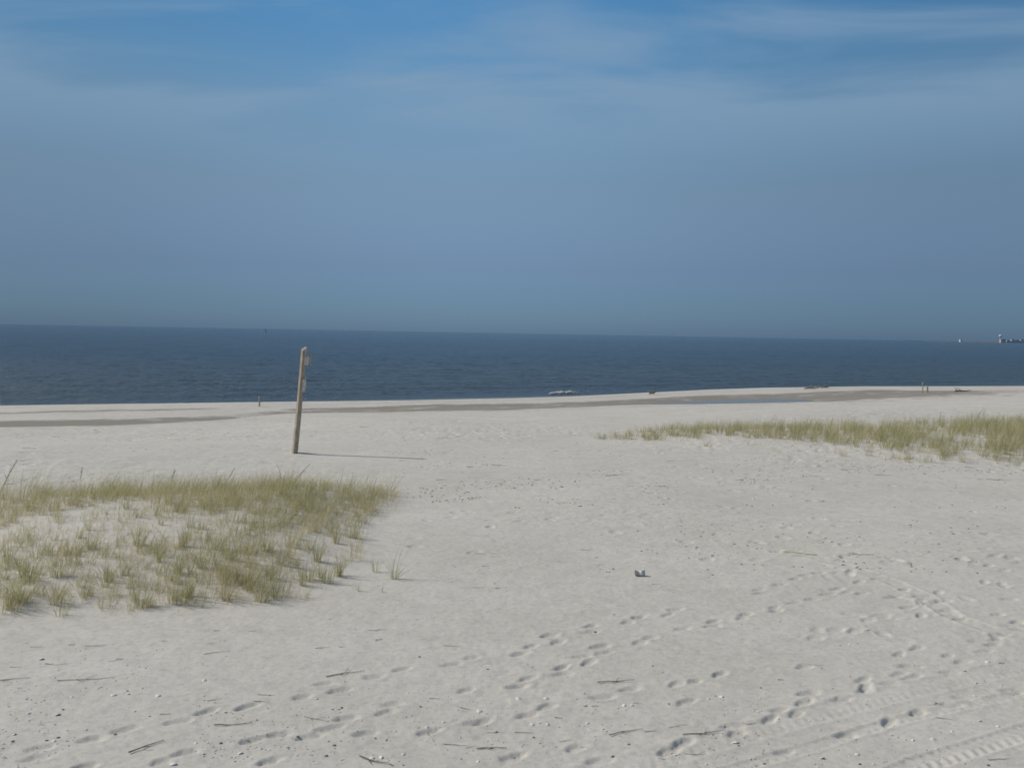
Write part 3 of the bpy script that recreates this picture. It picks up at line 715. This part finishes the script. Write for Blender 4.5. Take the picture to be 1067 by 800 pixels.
SDP = [(28,728),(66,739),(141,741),(156,746),(61,768),(49,771),(13,772),(230,774),(133,720),(281,724),(356,737),(353,739),(310,767),(340,787),(348,776),(435,645),(370,655),(437,684),(438,736),(447,765),(403,771),(517,763),(556,768),(500,741),(583,757),(655,775),(638,788),(718,733),(770,777),(813,647),(793,716),(856,696),(975,732),(1018,712),(896,796),(1030,797),(796,795),(680,694),(508,697),(620,657),(697,733),(672,594),(640,640),(420,797),(120,765)]
for i, (px, py) in enumerate(SDP):
    o = put('shell', SD, px, py, rs.uniform(0, 6.3), rs.uniform(.45, .85), 'small dark shell lying loose on the pale sand', 'shell', 'small dark shells scattered over the sand')
    o.rotation_euler = (rs.uniform(-.4, .4), rs.uniform(-.4, .4), rs.uniform(0, 6))
# fine shell hash and plant bits nobody could count
def bits(name, n, m, regions, s0, s1, label, flat=.4, slim=1.0):
    vs_, fs_ = [], []
    for _ in range(n):
        x0, x1, y0, y1, e = random.choice(regions)
        px = random.uniform(x0, x1); py = y0+(y1-y0)*random.random()**e
        p = at_z(px, py, 0.0)
        if fb(p.x*.9, p.y*.9, 201) < -0.05: continue
        z = surf(p.x, p.y); s = random.uniform(s0, s1); a = random.uniform(-.6, .6) if slim > 1 else random.uniform(0, 6.3); b0 = len(vs_)
        c, d = math.cos(a), math.sin(a)
        for ux, uy, uz in ((-1, 0, 0), (0, -1/slim, 0), (1, .1, 0), (0, 1/slim, 0), (.1, 0, flat), (0, 0, -flat*.5)):
            ux *= random.uniform(.7, 1.2)
            vs_.append((p.x+s*(ux*c-uy*d), p.y+s*(ux*d+uy*c), z+s*uz+s*.1))
        for t in ((0, 1, 4), (1, 2, 4), (2, 3, 4), (3, 0, 4), (1, 0, 5), (2, 1, 5), (3, 2, 5), (0, 3, 5)): fs_.append(tuple(b0+k for k in t))
    me = new_mesh(name, vs_, fs_, 3); me.materials.append(m)
    o = bpy.data.objects.new(name, me); col.objects.link(o); tag(o, label, 'debris', kind='stuff')
NEAR = [(-60, 260, 660, 830, .8), (200, 800, 690, 830, .7), (600, 1120, 640, 830, .8), (-60, 400, 690, 830, .8), (460, 760, 560, 620, 1)]
bits('shell_hash', 1500, mshell, NEAR, .006, .015, 'fine broken white shell bits strewn over the near sand')
bits('plant_debris', 1300, mwrack, NEAR, .004, .013, 'fine dark plant crumbs strewn over the near sand', .5, 1.8)
FARR = [(420, 1120, 470, 530, 1), (420, 620, 500, 530, 1), (-60, 1120, 440, 480, 1), (760, 1120, 478, 500, 1), (600, 1120, 540, 600, 1)]
bits('wrack_debris', 1500, mwrack, FARR, .010, .034, 'scattered dark wrack and stalk bits on the trodden sand further out', .45, 3.0)
# dark rack lines
LINES = [[(470, 521), (500, 519), (550, 520.5), (585, 517)], [(770, 500.5), (800, 500), (845, 497), (890, 491), (916, 484.5), (960, 487), (1010, 489), (1040, 486)], [(600, 494), (660, 492), (700, 489)], [(380, 470.5), (440, 471), (500, 469.5)], [(575, 508), (640, 511), (690, 507)], [(420, 486), (470, 487), (520, 485)]]
def along(c):
    k = random.randrange(len(c)-1); t = random.random(); return (c[k][0]+(c[k+1][0]-c[k][0])*t, c[k][1]+(c[k+1][1]-c[k][1])*t)
WR = []
for _ in range(900):
    q_ = along(LINES[random.choice((0, 1, 1, 1, 2, 3, 4, 5))]); x_, y_ = q_[0]+random.gauss(0, 4), q_[1]+random.gauss(0, 1.6)
    WR.append((x_, x_+.5, y_, y_+.3, 1))
bits('wrack_debris', 620, mwrack, WR, .008, .028, 'dark broken lines of wrack across the middle of the sand', .35, 3.0)
# pale reed
q = MB(); pts = [Vector((x, .03*math.sin(x*5), .012)) for x in np.linspace(-.26, .26, 8)]; q.tube(pts, [.010]*4+[.008]*4, 6)
put('reed', q.mesh('reed', mreed, True), 832, 576.5, R(-38), 1.15, 'pale yellow dry reed lying on the sand near the footprints', 'reed')

# the discarded cup
mcup, nt, b = mat('clear_plastic', 0.5, (0.50, 0.50, 0.46))
b.inputs['Transmission Weight'].default_value = 0.0
mcupd = noise_color('dark_band', (0.05, 0.055, 0.05), (0.11, 0.11, 0.10), 30, .5)
cup = empty('cup', spot(667, 600)); tag(cup, 'pale plastic cup with dark rim lying on its side on smooth sand', 'cup')
def laid(q, yaw=R(8)):
    out = []
    for v in q.v:
        x, y, z = v.z-.06, v.y, v.x+.040
        out.append(Vector((x*math.cos(yaw)-y*math.sin(yaw), x*math.sin(yaw)+y*math.cos(yaw), z)))
    q.v = out
q = MB(); q.lathe([(0, .002), (.034, .002), (.036, .01), (.043, .125), (.0415, .125), (.034, .012), (0, .006)], 24); laid(q); q.build('body', mcup, cup, True)
q = MB(); q.lathe([(.034, .118+.008), (.0465, .118+.008), (.0475, .132), (.046, .137), (.0425, .137), (.0415, .13)], 24)
for v in q.v: v.z = .125-(v.z-.126)*1.0 - .1255 + .0
laid(q); q.build('rim', mcupd, cup, True)
q = MB(); q.lathe([(.0385, .045), (.0405, .045), (.0432, .098), (.0412, .098)], 24); laid(q); q.build('sleeve', mshell, cup, True)

# ------------------------------------------------------------------ far beach: stakes, driftwood, foam
def stake(px, py, h, r, label, cross=False):
    p = spot(px, py); o = empty('stake', p); tag(o, label, 'stake')
    q = MB(); q.tube([(0, 0, -.3), (.02, 0, h*.5), (.0, 0, h)], [r, r*.95, r*.8], 8); q.build('shaft', mwood, o)
    q = MB(); q.tube([(0, 0, h-.04), (0, 0, h+.01)], [r*1.15, r*.9], 8); q.build('cap', mpale, o)
stake(270, 423.5, .55, .05, 'short thin stake on the shore edge left of the post')
stake(961, 409, .85, .05, 'short dark stake on the spit at the right, left one of a pair')
stake(966, 409, .55, .08, 'stubby dark stake on the spit at the right, right one of a pair')
def drift(px, py, L, label, seedv):
    rr = random.Random(seedv); o = empty('driftwood', spot(px, py), rr.uniform(-.2, .4)); tag(o, label, 'driftwood')
    q = MB(); L *= .42
    q.tube([(-L/2, 0, .05), (-L*.2, .1, .12), (L*.2, -.05, .10), (L/2, .1, .18)], [.05, .07, .05, .02], 8); q.build('trunk', mwrack, o, True)
    for k in range(4):
        x = rr.uniform(-.4, .45)*L; a = rr.uniform(-1, 1)
        q = MB(); q.tube([(x, 0, .1), (x+.2*a, .1, .30), (x+.5*a, .2, rr.uniform(.25, .45))], [.025, .02, .01], 6); q.build('branch', mwrack, o, True)
drift(846, 405.5, 3.2, 'dark branched driftwood on the spit behind the lagoon', 3)
drift(860, 404.5, 2.0, 'smaller dark driftwood just right of the larger one on the spit', 5)
drift(1003, 408.5, 3.6, 'low dark driftwood on the far right spit beyond the stakes', 9)
drift(680, 411, 1.2, 'small driftwood piece on the pale spit left of the lagoon', 12)

mfoam = noise_color('foam', (0.55, 0.58, 0.60), (0.72, 0.74, 0.74), 8, .7)
vs_, fs_ = [], []
p = at_z(588, 409.5, SEA)
for k in range(70):
    u = random.gauss(0, 1); x = p.x+u*.62; y = p.y+random.uniform(-1.1, .9)+.6*u; r = random.uniform(.03, .085); b0 = len(vs_); zc = SEA+.06+.09*math.exp(-u*u*.7)*random.random()
    for a in range(6): vs_.append((x+r*2*math.cos(a*1.047), y+r*math.sin(a*1.047), zc+random.uniform(-.03, .03)))
    vs_.append((x, y, zc+r*.5)); vs_.append((x, y, zc-r*.8))
    for a in range(6): fs_ += [(b0+a, b0+(a+1) % 6, b0+6), (b0+(a+1) % 6, b0+a, b0+7)]
me = new_mesh('foam', vs_, fs_, 3); me.materials.append(mfoam); o = bpy.data.objects.new('foam', me); col.objects.link(o)
tag(o, 'small patch of white foam breaking on the water off the shore', 'foam', kind='stuff')

# ------------------------------------------------------------------ far over the water
mfw = noise_color('hazed_plaster', (0.60, 0.61, 0.62), (0.68, 0.69, 0.70), .05, .8)  # plaster colour kept pale to stand in for distance haze
mfd = noise_color('hazed_glass', (0.50, 0.53, 0.56), (0.56, 0.59, 0.62), .05, .4)  # window bands lightened by colour, haze painted into the glass
mfl = noise_color('far_land', (0.11, 0.11, 0.12), (0.15, 0.15, 0.15), .004, .95)
DF = 5200.0
def far(px, D=DF): 
    d = ray(px, 350); k = D/d.y; return Vector((d.x*k, D, SEA))
# low land on the horizon at the right
q = MB(); xs = np.linspace(960, 1500, 90); prev = None
for i, px in enumerate(xs):
    p = far(px, DF+200); hgt = (1.0+5.0*sst(960, 1045, px))*(1+.35*float(vnoise(np.array([px*.15]), np.array([1.]), 3)[0]))
    b0 = len(q.v); q.v += [p+Vector((0, -60, -2)), p+Vector((0, -10, hgt*.8)), p+Vector((0, 120, hgt)), p+Vector((0, 400, -2))]
    if i: 
        for k in range(3): q.f.append((b0-4+k, b0+k, b0+k+1, b0-4+k+1))
o = q.build('far_shore', mfl); o['kind'] = 'structure'
t = empty('water_tower', far(1042.5)); tag(t, 'pale tall water tower on the far shore at the right', 'water tower')
q = MB(); q.lathe([(4, -2), (2.8, 8), (2.4, 27), (3.5, 29)], 16); q.build('column', mfw, t, True)
q = MB(); q.lathe([(3.5, 29), (7.0, 32), (7.8, 35.5), (7.0, 39), (4, 41.5), (0, 42)], 24); q.build('tank', mfw, t, True)
BL = [(1045, 16, 26, 'broad pale building right beside the far water tower'), (1051, 13, 16, 'narrow pale block second right from the far water tower'), (1055, 17, 14, 'taller pale block in the middle of the far shore row'), (1060, 14, 24, 'wide pale block near the right end of the far shore row'), (1065, 17, 18, 'pale block at the right edge on the far shore'), (1001, 14, 7, 'slender pale tower block alone on the horizon left of the far town')]
for px, h, wd, lab in BL:
    b_ = empty('building', far(px)); tag(b_, lab, 'building')
    q = MB(); q.box((0, 0, h/2-1), (wd, 14, h+2)); q.build('wall', mfw, b_)
    q = MB(); q.box((0, 0, h+.4), (wd+1, 15, .8)); q.box((wd*.2, 0, h+1.9), (wd*.25, 5, 2.2)); q.build('roof', mfl, b_)
    nf = int(h//4)
    for k in range(nf):
        q = MB(); q.box((0, -7.1, 2.5+k*4), (wd*.84, .3, 1.4)); q.build('window_band', mfd, b_)
# channel marker
p = at_z(277, 352.0, SEA)
t = empty('channel_marker', Vector((p.x, p.y, SEA))); tag(t, 'small pale channel marker standing in the sea near the horizon, left', 'marker')
hm = 9.0/FPX*p.y
q = MB(); q.tube([(0, 0, -1), (0, 0, hm)], [hm*.045, hm*.035], 8); q.build('pile', mpale, t)
q = MB(); q.box((0, -.1*hm*.3, hm*.86), (hm*.22, hm*.03, hm*.22)); q.build('board', mfw, t)
